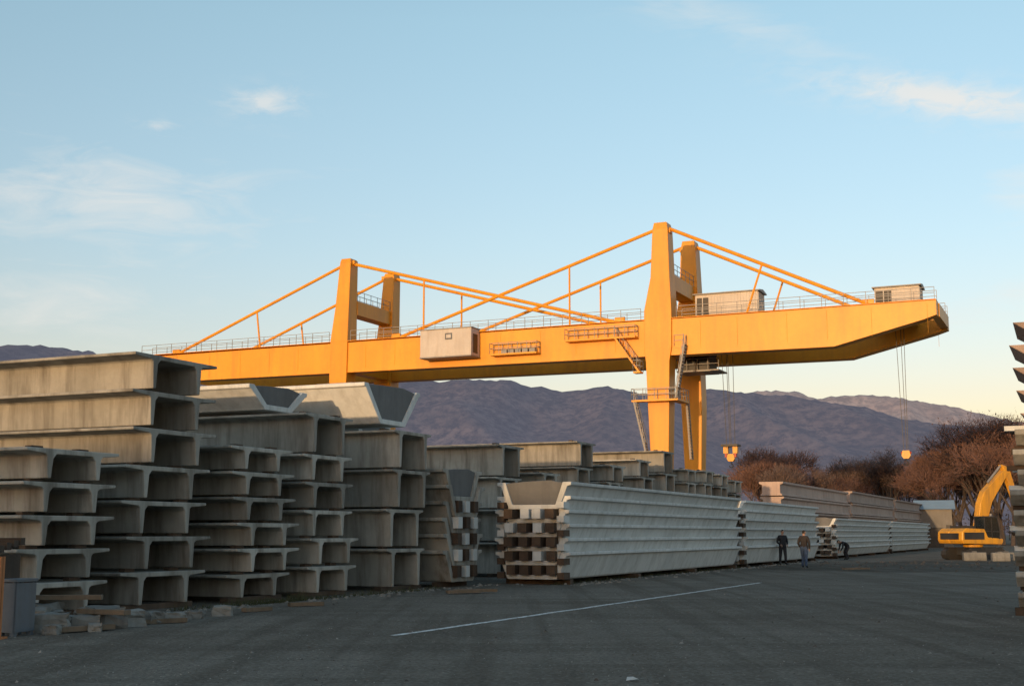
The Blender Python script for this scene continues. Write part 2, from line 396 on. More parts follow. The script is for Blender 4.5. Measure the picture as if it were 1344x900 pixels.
def hut(name,x0,x1,y0,y1,z0,h,door):
    b=MB(); n=int((x1-x0)/.28)
    b.box(x0,x1,y0,y1,z0,z0+h-.12,0)
    for i in range(n):
        xx=x0+.1+i*(x1-x0-.2)/n
        if door[0]-.1<xx<door[1]: continue
        b.box(xx,xx+.12,y0-.05,y0-.002,z0+.1,z0+h-.2,0)
    m=int((y1-y0)/.28)
    for i in range(m):
        yy=y0+.1+i*(y1-y0-.2)/m; b.box(x1+.002,x1+.05,yy,yy+.12,z0+.1,z0+h-.2,0)
    b.prism([(y0-.25,z0+h-.1),(y1+.25,z0+h-.1),(y1+.25,z0+h+.0),((y0+y1)/2,z0+h+.22),(y0-.25,z0+h)],x0-.2,x1+.2,'x',1)
    b.box(door[0],door[1],y0-.03,y0-.003,z0+.1,z0+h-.4,2)
    b.box(x0-.25,x1+.25,y0-.2,y1+.2,z0-.15,z0-.002,1)
    b.box((door[0]+door[1])/2-.04,(door[0]+door[1])/2+.04,y0-.07,y0-.031,z0+.1,z0+h-.4,0)
    cpart(name,b,[M['white'],M['grey'],M['dark']])
hut("machine_house",2.6,8.7,3.1,5.7,21.95,2.45,(2.75,3.9))
hut("winch_house",19.4,23.3,3.1,5.7,21.85,1.9,(19.5,20.9))
b=MB(); T1=5.2; T2=21.3
for tx in (T1,T2):
    b.box(tx-1.3,tx+1.3,.98,YF-.98,20.6,21.0,0)
    for yy in (3.2,5.5): b.tube((tx-1.2,yy,21.3),(tx+1.2,yy,21.3),.4,12,mi=1)
for dx,dy in ((-.45,-.4),(-.18,.4),(.18,-.4),(.5,.4)):
    b.tube((T1+dx,4.35+dy,21.0),(T1+.2+dx*.7,4.35+dy*.6,9.6),.03,4,mi=1)
for dx,dy in ((-.35,-.2),(.05,.2),(.4,-.2)):
    b.tube((T2+dx,4.35+dy,21.0),(T2+.1+dx*.5,4.35+dy,9.1),.03,4,mi=1)
b.box(T1-.6,T1+1.0,3.7,5.0,9.75,9.95,1)
for xx in (T1-.25,T1+.65):
    b.box(xx-.22,xx+.22,4.1,4.6,9.1,9.74,0); b.box(xx-.1,xx+.1,4.15,4.55,8.75,9.09,2)
for zz,sz,tx in ((8.7,.7,T1+.2),(8.6,.72,T2+.1)):
    b.prism([(tx-.55*sz,zz-.1),(tx-.4*sz,zz+.5*sz),(tx+.4*sz,zz+.5*sz),(tx+.55*sz,zz-.1),(tx+.3*sz,zz-.5*sz),(tx-.3*sz,zz-.5*sz)],4.15,4.55,'y',0)
    b.tube((tx-.62*sz,4.35,zz+.15),(tx+.62*sz,4.35,zz+.15),.16*sz,8,mi=2)
    pts=[(0,-.5),(0,-.8),(.22,-.95),(.25,-1.2),(.02,-1.35),(-.22,-1.2),(-.24,-1.05)]
    for (a,c),(a2,c2) in zip(pts,pts[1:]): b.tube((tx+a*sz,4.35,zz+c*sz),(tx+a2*sz,4.35,zz+c2*sz),.07*sz,6,mi=1)
cpart("trolleys_and_hooks",b,[M['yellow2'],M['dark'],M['red']])
b=MB()
for x in (0,-35.0):
    for yc in (0,YF):
        b.box(x-2.6,x+2.6,yc-.5,yc+.5,.55,1.5)
        for k in (-2,-.8,.8,2): b.tube((x+k,yc-.25,.35),(x+k,yc+.25,.35),.35,14,mi=1)
cpart("wheel_bogies",b,[M['yellow'],M['dark']],.03)

# ---------------------------------------------------------------- excavator
EX=empty("excavator",(28.75,81.0,0),math.radians(24)); EX.scale=(.86,.86,.86)
def epart(nm,b,mats,bev=0): return link(nm,b.mesh(nm,mats),EX,(0,0,0),0,bev)
b=MB()
for y in (-1.25,.75):
    pr=[(-1.9,.35),(-1.75,.08),(-1.4,0),(1.4,0),(1.75,.08),(1.9,.35),(1.85,.62),(1.5,.85),(-1.5,.85),(-1.85,.62)]
    b.prism(pr,y,y+.5,'y')
    for i in range(9):
        x=-1.6+i*.4; b.tube((x,y-.03,.3 if 0<i<8 else .42),(x,y+.53,.3 if 0<i<8 else .42),.2,10)
    for i in range(16):
        x=-1.6+i*.21; b.box(x,x+.1,y-.02,y+.52,.852,.9)
b.box(-.9,.9,-.74,.74,.35,.9)
epart("tracks",b,[M['dark']])
b=MB()
b.tube((0,0,.9),(0,0,1.1),.7,16)
b.prism([(-2.0,1.15),(1.6,1.1),(1.7,1.3),(1.7,1.5),(.3,1.6),(.0,2.2),(-1.7,2.25),(-2.1,2.0),(-2.15,1.4)],-1.25,.1,'y')
b.prism([(-2.0,1.15),(.2,1.1),(.2,2.15),(-1.7,2.25),(-2.1,2.0),(-2.15,1.4)],.11,1.25,'y')
epart("upper_body",b,[M['yellow2']],.05)
b=MB(); b.box(-1.95,-.1,-1.275,-1.252,1.45,1.95); b.box(-1.6,-.4,-.8,.5,2.23,2.42); b.tube((-1.2,.4,2.3),(-1.2,.4,2.9),.06,8); b.box(-2.2,-2.12,-.9,.9,1.45,1.9)
epart("engine_grille",b,[M['dark']])
b=MB()
b.prism([(.0,1.3),(1.35,1.3),(1.45,2.0),(1.2,3.0),(.05,3.05)],-1.2,-.25,'y',1)
for p,q in (((.0,1.3),(.05,3.05)),((1.35,1.3),(1.45,2.0)),((1.45,2.0),(1.2,3.0)),((.7,1.3),(.65,3.05)),((.05,3.05),(1.2,3.0)),((.0,2.05),(1.45,2.0))):
    for y in (-1.21,-.24): b.beamline((p[0],y,p[1]),(q[0],y,q[1]),.06,.07,0)
b.box(-.03,1.3,-1.25,-.2,3.04,3.11,0)
epart("cab",b,[M['dark'],M['glass']])
b=MB()
def plate(pts,y0,y1,mi=0): b.prism(pts,y0,y1,'y',mi)
plate([(.45,1.5),(1.05,1.35),(1.85,3.5),(2.15,4.2),(3.9,6.35),(3.6,6.65),(1.45,4.95),(1.0,4.1)],.05,.6)
epart("boom",b,[M['yellow2']],.03)
b=MB(); plate([(3.3,6.95),(3.7,6.85),(4.1,6.5),(5.2,3.2),(4.9,3.1),(3.7,6.0)],.12,.52); epart("stick",b,[M['yellow2']],.03)
b=MB(); plate([(4.8,3.2),(5.4,3.0),(5.7,2.4),(5.4,1.8),(4.7,1.7),(4.4,2.0),(4.9,2.1),(5.1,2.5),(4.8,2.8)],-.2,.8); 
for i in range(4): b.box(4.15,4.45,-.15+i*.27,-.05+i*.27,1.9,2.0)
epart("bucket",b,[M['dark']])
b=MB(); b.tube((1.3,-.05,1.5),(1.8,-.05,3.3),.09,8); b.tube((1.3,.7,1.5),(1.8,.7,3.3),.09,8); b.tube((2.0,.32,5.6),(3.4,.32,6.9),.08,8); b.tube((4.3,.32,5.9),(5.2,.32,3.5),.07,8)
epart("hydraulic_rams",b,[M['grey']])
for i,(x,y,l) in enumerate(((27.6,77.6,1.3),(29.6,77.9,1.2),(31.2,78.0,1.6),(28.7,76.4,1.0))):
    b=MB(); b.prism([(-.3,0),(.3,0),(.3,.2),(.22,.5),(-.22,.5),(-.3,.2)],-l/2,l/2,'x'); b.box(-.15,.15,-.08,.08,.502,.56)
    link("concrete_block",b.mesh("block",[M['rubble']]),None,(x,y,0),random.uniform(-.35,.35),.03)
sh=empty("site_shed",(49.6,152,0),-.3); b=MB()
b.box(-1.9,1.9,-2,2,0,4.4,0); b.prism([(-2.4,4.402),(2.4,4.402),(.6,5.5)],-2.3,2.3,'x',1)
b.box(-.9,.9,-2.06,-2.002,0,2.3,2); b.box(1.2,1.8,-2.05,-2.002,1.6,2.6,2)
link("shed_body",b.mesh("shed",[M['wall'],M['roofblue'],M['dark']]),sh)

# ---------------------------------------------------------------- people
def person(name,loc,rot,J,jm,tm,sc,ho,hr):
    R=empty(name,loc,rot); R.scale=(sc,)*3
    names=list(J.keys()); idx={n:i for i,n in enumerate(names)}
    bones=[("pelvis","spine",0),("spine","chest",0),("chest","neck",0),("neck","skull",2)]
    for s in "LR":
        bones+=[("chest","sh"+s,0),("sh"+s,"el"+s,0),("el"+s,"wr"+s,0),("wr"+s,"ha"+s,2),("pelvis","hip"+s,1),("hip"+s,"kn"+s,1),("kn"+s,"an"+s,1),("an"+s,"to"+s,3)]
    me=bpy.data.meshes.new(name+"_sk"); me.from_pydata([J[n][0] for n in names],[(idx[a],idx[b_]) for a,b_,_ in bones],[])
    o=bpy.data.objects.new("tmp",me); scene.collection.objects.link(o)
    o.modifiers.new("skin",'SKIN'); sv=me.skin_vertices[0].data
    for n in names:
        sv[idx[n]].radius=J[n][1]; sv[idx[n]].use_root=(n=="pelvis")
    ss=o.modifiers.new("sub",'SUBSURF'); ss.levels=2; ss.render_levels=2
    dg=bpy.context.evaluated_depsgraph_get(); em=bpy.data.meshes.new_from_object(o.evaluated_get(dg))
    bpy.data.objects.remove(o)
    for m in (M[jm],M[tm],M['skin'],M['shoe']): em.materials.append(m)
    for pl in em.polygons:
        c=pl.center; best=9;bi=0
        for a,b_,mi in bones:
            A=Vector(J[a][0]);B=Vector(J[b_][0]);t=max(0,min(1,(c-A).dot(B-A)/(B-A).length_squared)); dd=(c-(A+(B-A)*t)).length
            if dd<best: best=dd;bi=mi
        pl.material_index=bi; pl.use_smooth=True
    link("body",em,R)
    bm=bmesh.new(); bmesh.ops.create_uvsphere(bm,u_segments=20,v_segments=14,radius=1)
    for v in bm.verts:
        x,y,z=v.co; w=.078*(1-.18*max(0,-z)); v.co=(x*w,y*.098*(1-.05*max(0,-z)),z*.118)
        if y<-.75 and abs(x)<.18 and -.25<z<.1: v.co.y-=.018
        if y<-.6 and .05<z<.25 and .2<abs(x)<.55: v.co.y+=.01
        if y<-.7 and -.55<z<-.45: v.co.y+=.006
    for sx in (-1,1):
        r=bmesh.ops.create_icosphere(bm,subdivisions=1,radius=1); 
        for v in r['verts']: v.co=(v.co.x*.012+sx*.08,v.co.y*.02+.005,v.co.z*.032-.005)
    hm=bpy.data.meshes.new("head"); bm.to_mesh(hm); bm.free()
    hm.materials.append(M['skin']); hm.materials.append(M['hair'])
    for pl in hm.polygons:
        c=pl.center; pl.use_smooth=True
        pl.material_index=1 if (c.z>.045 and (c.y>-.06 or c.z>.075)) or (c.y>.035 and c.z>-.05) else 0
        if .008<c.z<.03 and c.y<-.07 and .02<abs(c.x)<.045: pl.material_index=1
    link("head",hm,R,tuple(Vector(J["skull"][0])+Vector(ho)),hr)
    b=MB()
    for s in "LR":
        wv=Vector(J["wr"+s][0]);hv=Vector(J["ha"+s][0]); dd=(hv-wv).normalized(); sd=dd.cross(Vector((1,0,0))).normalized(); nn=sd.cross(dd)
        for k,(off,l) in enumerate(((-.03,.07),(-.01,.08),(.01,.075),(.03,.06))):
            a=hv+sd*off; m1=a+dd*l*.55; m2=m1+(dd*.8+nn*(.5 if s=="L" else -.5))*l*.5
            b.tube(a,m1,.009,6,.008); b.tube(m1,m2,.008,6,.006)
        a=wv.lerp(hv,.45)+sd*-.03; b.tube(a,a+(dd-sd*.7).normalized()*.06,.011,6,.008)
    link("fingers",b.mesh("fingers",[M['skin']]),R)
    return R
def stand(wr=((.17,-.2,1.0),(-.17,-.2,1.0)),leg=.11,dy=0):
    J={"pelvis":((0,0,.97),(.155,.12)),"spine":((0,0,1.15),(.165,.13)),"chest":((0,.0,1.36),(.18,.13)),"neck":((0,0,1.5),(.065,.065)),"skull":((0,-.015,1.6),(.05,.05))}
    for s,x,w in (("L",1,wr[0]),("R",-1,wr[1])):
        J["sh"+s]=((x*.18,.01,1.42),(.085,.085)); J["el"+s]=((x*.27,.05,1.15),(.066,.066)); J["wr"+s]=(w,(.04,.04))
        v=Vector(w)-Vector(J["el"+s][0]); v.normalize(); h=Vector(w)+v*.07; J["ha"+s]=(tuple(h),(.03,.042))
        J["hip"+s]=((x*.1,0,.88),(.11,.115)); J["kn"+s]=((x*leg,-.02-dy*x,.49),(.08,.08)); J["an"+s]=((x*(leg+.02),.03-dy*x,.10),(.056,.06)); J["to"+s]=((x*(leg+.04),-.15-dy*x,.045),(.045,.04))
    return J
person("man_standing",(14.0,67.2,0),math.radians(10),stand(dy=.06),'jacket','trouser',1.02,(0,-.01,.055),(.25,0,.2))
person("man_standing",(13.85,61.6,0),math.radians(150),stand(((.2,-.12,.93),(-.25,-.02,.9)),.1,.1),'jacket2','jeans',1.0,(0,-.01,.055),(.1,0,-.3))
J={"pelvis":((0,.12,.86),(.15,.12)),"spine":((0,-.03,1.0),(.16,.12)),"chest":((0,-.24,1.08),(.18,.13)),"neck":((0,-.38,1.1),(.065,.065)),"skull":((0,-.47,1.11),(.05,.05))}
for s,x in (("L",1),("R",-1)):
    J["sh"+s]=((x*.18,-.3,1.05),(.08,.08)); J["el"+s]=((x*.2,-.36,.78),(.06,.06)); J["wr"+s]=((x*.14,-.48,.56),(.037,.037)); J["ha"+s]=((x*.12,-.5,.49),(.03,.042))
    J["hip"+s]=((x*.1,.08,.8),(.11,.115)); J["kn"+s]=((x*.12,-.1,.46),(.078,.078)); J["an"+s]=((x*.13,.05,.10),(.055,.058)); J["to"+s]=((x*.15,-.13,.045),(.045,.04))
person("man_bending",W(-14.3,81.4),math.radians(-75),J,'jacket','trouser',1.0,(0,-.06,0),(math.radians(60),0,0))

# ---------------------------------------------------------------- rubble, debris by the left stacks
def rock(name,loc,sx,sy,sz,mat,seed):
    bm=bmesh.new(); bmesh.ops.create_cube(bm,size=1); bmesh.ops.subdivide_edges(bm,edges=bm.edges,cuts=3,use_grid_fill=True)
    for v in bm.verts:
        n=noise.noise_vector(v.co*2.2+Vector((seed*7.3,seed,0))); v.co+=n*.17
        v.co=Vector((v.co.x*sx,v.co.y*sy,(v.co.z+.5)*sz))
    me=bpy.data.meshes.new(name); bm.to_mesh(me); bm.free(); me.materials.append(mat)
    return link(name,me,None,loc,(0,0,seed*1.7))
rb=[(-8.05,21.9,.5),( -7.6,21.6,.42),(-7.9,22.4,.4),(-7.2,22.0,.35),(-7.0,22.5,.5),(-6.75,22.9,.4),(-6.5,23.6,.3),(-7.3,23.0,.45),(-6.2,24.2,.25),(-8.2,22.6,.55),(-6.0,24.9,.22),(-7.4,21.1,.22),(-5.7,25.8,.28),(-6.9,21.7,.2)]
for i,(x,y,s) in enumerate(rb): rock("rubble_block",(x,y,-.02),s*1.3,s,s*.75,M['rubble'],i+1)
b=MB()
for (x,y,z,l,a) in ((-7.1,21.6,.06,1.2,.9),(-6.9,22.1,.3,1.1,-.5),(-6.3,23.6,.05,.9,.7),(-7.8,22.9,.5,1.2,.1),(-5.3,27.2,.05,.7,.9),(-4.6,29.2,.05,.8,.5),(-1.0,35.4,.08,1.2,.25),(-1.3,35.0,.07,1.0,.55),(15.2,57.5,.08,1.5,.5)):
    d=Vector((math.cos(a),math.sin(a),0))*l/2; b.beamline(Vector((x,y,z))-d,Vector((x,y,z))+d,.16,.08)
link("timber_planks",b.mesh("planks",[M['woodl']]),None)
def chip(b,x,y,r,mi=0):
    rr=lambda a:r*a*random.uniform(.7,1.25)
    vs=[(x-rr(1),y-rr(.7),0),(x+rr(1),y-rr(.8),0),(x+rr(.7),y+rr(1),0),(x-rr(.8),y+rr(.7),0),(x-r*.3,y-r*.2,r*random.uniform(.4,1.1)),(x+r*.5,y+r*.1,r*random.uniform(.4,1.0))]
    b.add(vs,[(0,1,5,4),(1,2,5),(2,3,4,5),(3,0,4)],mi)
b=MB()
for i in range(480):
    s=random.uniform(17,80); q=(-17.5 if s<38 else -15.2)+random.gauss(0,.3); r=random.uniform(.02,.07)
    x,y,_=W(q,s); chip(b,x,y,r)
for i in range(150):
    Y=random.uniform(13,75); X=random.uniform(-.25,.42)*Y; chip(b,X,Y,random.uniform(.012,.035),random.choice((0,1)))
for i in range(160):
    chip(b,random.gauss(21,5),random.gauss(66,5),random.uniform(.04,.13),1)
link("rubble_fragments",b.mesh("frag",[M['rubble'],M['stone2']]),None)
b=MB()
for i in range(2600):
    s=random.choice((random.uniform(22,34),random.uniform(38,62),random.gauss(25.5,1.2))); q=(-17.75 if s<38 else -15.75)+random.gauss(0,.13)
    x,y,_=W(q,s); h=random.uniform(.05,.2)*(.6+.6*max(0,noise.noise(Vector((s*1.3,0,0)))*2+.3)); a=random.uniform(0,6.28); w=.008
    b.add([(x-w*math.cos(a),y-w*math.sin(a),0),(x+w*math.cos(a),y+w*math.sin(a),0),(x+random.gauss(0,.05),y+random.gauss(0,.05),h)],[(0,1,2)])
link("weeds",b.mesh("weeds",[M['grass']]),None)
tr=empty("steel_trestle",(-8.0,20.9,0),-.3); b=MB()
for y in (-.2,.2):
    b.box(-.05,.03,y-.04,y+.04,0,.84); b.box(.18,.26,y-.04,y+.04,0,.84)
b.box(-.08,.29,-.26,.26,.842,.89); b.box(-.04,.25,-.252,-.241,.06,.83); b.box(.262,.272,-.24,.24,.06,.83)
link("frame",b.mesh("trestle",[M['blue']]),tr,bev=.01)
rp=empty("rusty_post",(-7.97,20.15,0)); b=MB(); b.box(-.09,.09,-.01,.01,0,1.25); b.box(-.09,-.07,-.09,.09,0,1.25); b.box(.07,.09,-.09,.09,0,1.25); b.box(-.16,.16,-.16,.16,0,.03)
link("post",b.mesh("post",[M['rust']]),rp)
b=MB()
for k in range(5): b.box(-10.5,-8.4,21.0+k*.3,21.2+k*.3,1.25+k*.04,1.37+k*.04)
b.box(-10.4,-10.2,21,22.5,0,1.24); b.box(-8.7,-8.5,21,22.5,0,1.24)
link("timber_pallet",b.mesh("pallet",[M['wood']]),None)
b=MB(); b.add([(1.25,14.45,.01),(1.38,14.42,.03),(1.40,14.52,.015),(1.27,14.55,.04),(1.33,14.48,.05)],[(0,1,4),(1,2,4),(2,3,4),(3,0,4)])
link("paper_scrap",b.mesh("paper",[M['concw']]),None)

# ---------------------------------------------------------------- ground
def groundmat(name,k):
    m,nt,bs,o=newmat(name)
    tc=N(nt,"ShaderNodeTexCoord"); v=tc.outputs["Object"]
    big=noisetex(nt,v,.13,5,.65,.8); mid=noisetex(nt,v,.8,5,.7); fine=noisetex(nt,v,13,5,.8)
    vr=N(nt,"ShaderNodeTexVoronoi"); vr.inputs["Scale"].default_value=24; nt.links.new(v,vr.inputs["Vector"])
    trk=noisetex(nt,mapping(nt,v,(1,.04,1),rot=(0,0,AZ)),1.4,3,.6)
    trk2=noisetex(nt,mapping(nt,v,(.05,1,1),rot=(0,0,.35)),1.0,3,.6)
    S=lambda c:[x*k for x in c]
    col=ramp(nt,big,[(.36,S((.15,.128,.102))),(.62,S((.29,.26,.22)))])
    col=mixc(nt,mth(nt,'MULTIPLY',ramp(nt,mid,[(.42,(0,0,0)),(.66,(1,1,1))]),.55),col,S((.35,.32,.27)))
    col=mixc(nt,mth(nt,'MULTIPLY',ramp(nt,trk,[(.47,(0,0,0)),(.6,(1,1,1))]),.65),col,S((.115,.095,.073)))
    col=mixc(nt,mth(nt,'MULTIPLY',ramp(nt,trk2,[(.5,(0,0,0)),(.62,(1,1,1))]),.45),col,S((.11,.093,.073)))
    col=mixc(nt,.3,col,ramp(nt,vr.outputs["Color"],[(.1,S((.10,.088,.073))),(.6,S((.24,.217,.183))),(.93,S((.48,.45,.40)))]))
    col=mixc(nt,ramp(nt,fine,[(.38,(0,0,0)),(.62,(.65,.65,.65))]),col,S((.11,.095,.077)))
    nt.links.new(col,bs.inputs["Base Color"]); bs.inputs["Roughness"].default_value=1; bs.inputs["Specular IOR Level"].default_value=.05
    h=mth(nt,'ADD',mth(nt,'MULTIPLY',vr.outputs["Distance"],-.4),mth(nt,'ADD',mth(nt,'MULTIPLY',mid,2.0),mth(nt,'MULTIPLY',fine,.7)))
    bump(nt,bs,h,.8,.055)
    return m
gm=groundmat("gravel_ground",1.0)
b=MB(); b.add([(-9000,-3000,0),(9000,-3000,0),(9000,12000,0),(-9000,12000,0)],[(0,1,2,3)])
link("ground",b.mesh("ground",[gm]),None)
b=MB(); cx,cy=22,66; n=160; pts=[(cx,cy,.004)]
for i in range(n):
    a=2*math.pi*i/n; r=1+.45*noise.fractal(Vector((math.cos(a)*1.5,math.sin(a)*1.5,3)),1,2,5)+random.uniform(-.03,.03)
    pts.append((cx+math.cos(a)*11*r,cy+math.sin(a)*9*r+math.cos(a)*5,.004))
b.add(pts,[(0,1+i,1+(i+1)%n) for i in range(n)])
link("mud_patch",b.mesh("mud",[groundmat("damp_mud",.68)]),None)
m,nt,bs,o=newmat("worn_white_paint")
tc=N(nt,"ShaderNodeTexCoord"); n=noisetex(nt,tc.outputs["Object"],7,5,.75)
f=ramp(nt,n,[(.47,(0,0,0)),(.6,(1,1,1))])
nt.links.new(mixc(nt,f,(.74,.74,.72),(.22,.20,.17)),bs.inputs["Base Color"]); bs.inputs["Roughness"].default_value=.9
n=120; vs=[];fs=[]; b=MB()
for i in range(n+1):
    s=18.2+24.4*i/n; w=.07+.02*noise.noise(Vector((s*3,0,0))); c=-10.32+.03*noise.noise(Vector((s*.7,5,0)))
    vs+= [W(c-w,s,.004),W(c+w,s,.004)]
fs=[(2*i,2*i+1,2*i+3,2*i+2) for i in range(n)]
b.add(vs,fs); link("painted_line",b.mesh("line",[m]),None)
b=MB()
for i in range(9000):
    Y=12+ (random.random()**1.7)*34; X=random.uniform(-.45,.5)*Y; 
    if noise.noise(Vector((X*.5,Y*.3,0)))<-.15 and random.random()<.7: continue
    r=random.uniform(.005,.014)*(1+ (random.random()<.02)*1.3); a=random.uniform(0,6.28)
    ca,sa=math.cos(a)*r,math.sin(a)*r
    b.add([(X+ca,Y+sa,0),(X-sa,Y+ca,0),(X-ca,Y-sa,0),(X+sa,Y-ca,0),(X+ca*.3,Y+sa*.3,r*random.uniform(.6,1.1))],[(0,1,4),(1,2,4),(2,3,4),(3,0,4)],random.choice((0,0,0,1,2,2)))
link("loose_gravel",b.mesh("gravel",[M['rubble'],M['stone1'],M['stone2']]),None)

# ---------------------------------------------------------------- hills
def hillmat(name,c1,c2,haze_glow,k,scale):
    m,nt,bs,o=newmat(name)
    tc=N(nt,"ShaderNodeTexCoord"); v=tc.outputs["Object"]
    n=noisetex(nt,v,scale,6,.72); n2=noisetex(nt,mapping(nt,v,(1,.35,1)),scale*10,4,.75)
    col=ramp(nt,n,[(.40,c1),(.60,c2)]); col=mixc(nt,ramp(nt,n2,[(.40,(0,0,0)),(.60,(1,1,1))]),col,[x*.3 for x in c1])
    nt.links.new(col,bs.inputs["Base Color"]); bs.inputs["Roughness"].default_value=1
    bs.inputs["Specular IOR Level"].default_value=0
    em=N(nt,"ShaderNodeEmission"); em.inputs[0].default_value=(*haze_glow,1); em.inputs[1].default_value=1  # aerial haze put into the hill colour as a flat glow
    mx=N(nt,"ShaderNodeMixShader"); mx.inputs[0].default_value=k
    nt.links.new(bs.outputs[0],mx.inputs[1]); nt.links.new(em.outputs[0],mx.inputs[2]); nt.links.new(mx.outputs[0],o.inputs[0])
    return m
def hill(name,pts,Yc,Yf,mat,amp=.05,seed=0,nx=420,ny=46):
    xs=[p[0] for p in pts]
    def crest(x):
        if x<=xs[0]: return pts[0][1]
        for (a,za),(c,zc) in zip(pts,pts[1:]):
            if x<=c:
                t=(x-a)/(c-a); t=t*t*(3-2*t); return za+(zc-za)*t
        return pts[-1][1]
    vs=[];fs=[]
    x0,x1=xs[0],xs[-1]
    for j in range(ny):
        t=j/(ny-8) ; 
        Y=Yf+(Yc-Yf)*t
        for i in range(nx):
            x=x0+(x1-x0)*i/(nx-1); X=x/1000*Yc
            c=crest(x)/1000*Yc
            if t<=1: z=c*(t**.85)
            else: z=c*(1-(t-1)*1.8)
            tt=min(1,t*1.2)
            g=noise.fractal(Vector((X*.0022+seed,Y*.0012,seed)),1.0,2.0,5)
            rg=1-abs(noise.noise(Vector((X*.0045+seed*3,Y*.0011+X*.0008,0))))*2
            z+=c*amp*(g*.7+ (rg-.5)*3.4*(1-abs(2*min(1,t)-1)**2))*tt + (random.random()-.5)*c*.016*(.2<t)
            vs.append((X,Y,max(z,-5) if t>0 else -5))
    for j in range(ny-1):
        for i in range(nx-1):
            a=j*nx+i; fs.append((a,a+1,a+1+nx,a+nx))
    b=MB(); b.add(vs,fs); me=b.mesh(name,[mat])
    for p in me.polygons: p.use_smooth=True
    link(name,me,None)
def T(l): return [((u-672)*.6,120-(v-500)*.608) for u,v in l]
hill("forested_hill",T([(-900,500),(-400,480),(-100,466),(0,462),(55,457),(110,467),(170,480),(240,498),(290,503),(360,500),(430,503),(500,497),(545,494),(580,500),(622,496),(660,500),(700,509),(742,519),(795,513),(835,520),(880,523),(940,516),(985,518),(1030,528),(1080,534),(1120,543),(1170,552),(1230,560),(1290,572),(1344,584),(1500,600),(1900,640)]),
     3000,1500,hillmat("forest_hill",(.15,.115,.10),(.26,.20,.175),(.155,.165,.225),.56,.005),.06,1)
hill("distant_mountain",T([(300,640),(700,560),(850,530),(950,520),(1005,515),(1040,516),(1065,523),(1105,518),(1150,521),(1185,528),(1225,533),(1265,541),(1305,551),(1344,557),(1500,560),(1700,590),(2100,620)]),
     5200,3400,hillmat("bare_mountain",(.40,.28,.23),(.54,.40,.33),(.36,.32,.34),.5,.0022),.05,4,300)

# ---------------------------------------------------------------- trees
def bare_tree(seed,h,spread=.5):
    rnd=random.Random(seed); b=MB()
    def twigs(p,d,n,l):
        for _ in range(n):
            dd=(d+Vector((rnd.gauss(0,.5),rnd.gauss(0,.5),rnd.gauss(.2,.4)))).normalized(); ll=l*rnd.uniform(.5,1.2)
            st=p+Vector((rnd.gauss(0,.15),rnd.gauss(0,.15),rnd.gauss(0,.15)))
            sdv=dd.orthogonal().normalized()*(.02*h/9); q=st+dd*ll
            b.add([st-sdv,st+sdv,q],[(0,1,2)],1)
            mdl=st+dd*ll*.5; d3=(dd+Vector((rnd.gauss(0,.6),rnd.gauss(0,.6),rnd.gauss(0,.4)))).normalized()
            b.add([mdl-sdv*.8,mdl+sdv*.8,mdl+d3*ll*.5],[(0,1,2)],1)
            if rnd.random()<.5:
                k=.07; b.add([q,q+Vector((rnd.uniform(-k,k),rnd.uniform(-k,k),k)),q+Vector((rnd.uniform(-k,k),rnd.uniform(-k,k),-k))],[(0,1,2)],1)
    def br(p,d,l,r,k):
        q=p+d*l; b.tube(p,q,r,5 if k<2 else 3,r*.62,mi=0,caps=False)
        if k>=3: twigs(p.lerp(q,.5),d,4,.085*h)
        if k==5: twigs(q,d,9,.09*h); return
        n=4 if k==0 else rnd.choice((2,3,3))
        for i in range(n):
            a=2*math.pi*(i/n)+rnd.uniform(-.6,.6); t=rnd.uniform(.35,.8)*spread*1.5
            u=d.orthogonal().normalized(); w=d.cross(u)
            nd=(d+ (u*math.cos(a)+w*math.sin(a))*t+Vector((0,0,.12))).normalized()
            br(p.lerp(q,rnd.uniform(.65,1.0)) if i else q,nd,l*rnd.uniform(.62,.88),r*.55,k+1)
    br(Vector((0,0,0)),Vector((rnd.gauss(0,.05),rnd.gauss(0,.05),1)).normalized(),h*.25,h*.022,0)
    return b
tms=[]
for i,(hh,sp_) in enumerate(((9,.5),(9,.36),(9,.6),(9,.42))):
    tms.append(bare_tree(i+3,hh,sp_).mesh("bare_tree",[M['bark'],M['twig' if i%2==0 else 'twig2']]))
def tree(u,top,Y,k,rs=1):
    o=link("bare_tree",tms[k%4],None,((u-672)/1666*Y,Y,0),random.uniform(0,6)); s=top/9.3; o.scale=(s*rs,s*rs,s)
for u,t,Y,k in ((985,16,205,0),(1008,18.5,210,2),(1035,17,205,0),(1022,15,200,1),(1110,17,215,1),(1130,18.5,220,1),(1165,18,210,3),(1180,16,225,1),(1145,16,215,0),(1095,13,210,2),(1060,14,210,3),
                (1225,16,190,2),(1250,18,185,0),(1272,21.5,180,2),(1298,21.5,178,0),(1325,20,182,2),(1352,22,185,0),(1380,20,190,2),(1240,16,200,3),(1315,17,172,2),
                (640,10,230,1),(420,12,240,3),(60,12,230,0),(1075,12,240,3),(1205,14,230,0),(1150,15,235,2),(1285,17,200,0),(1340,18,205,3),(1262,16,195,2),(1303,16,190,2)):
    tree(u,t,Y,k,1.05)
b=MB(); rnd=random.Random(5)
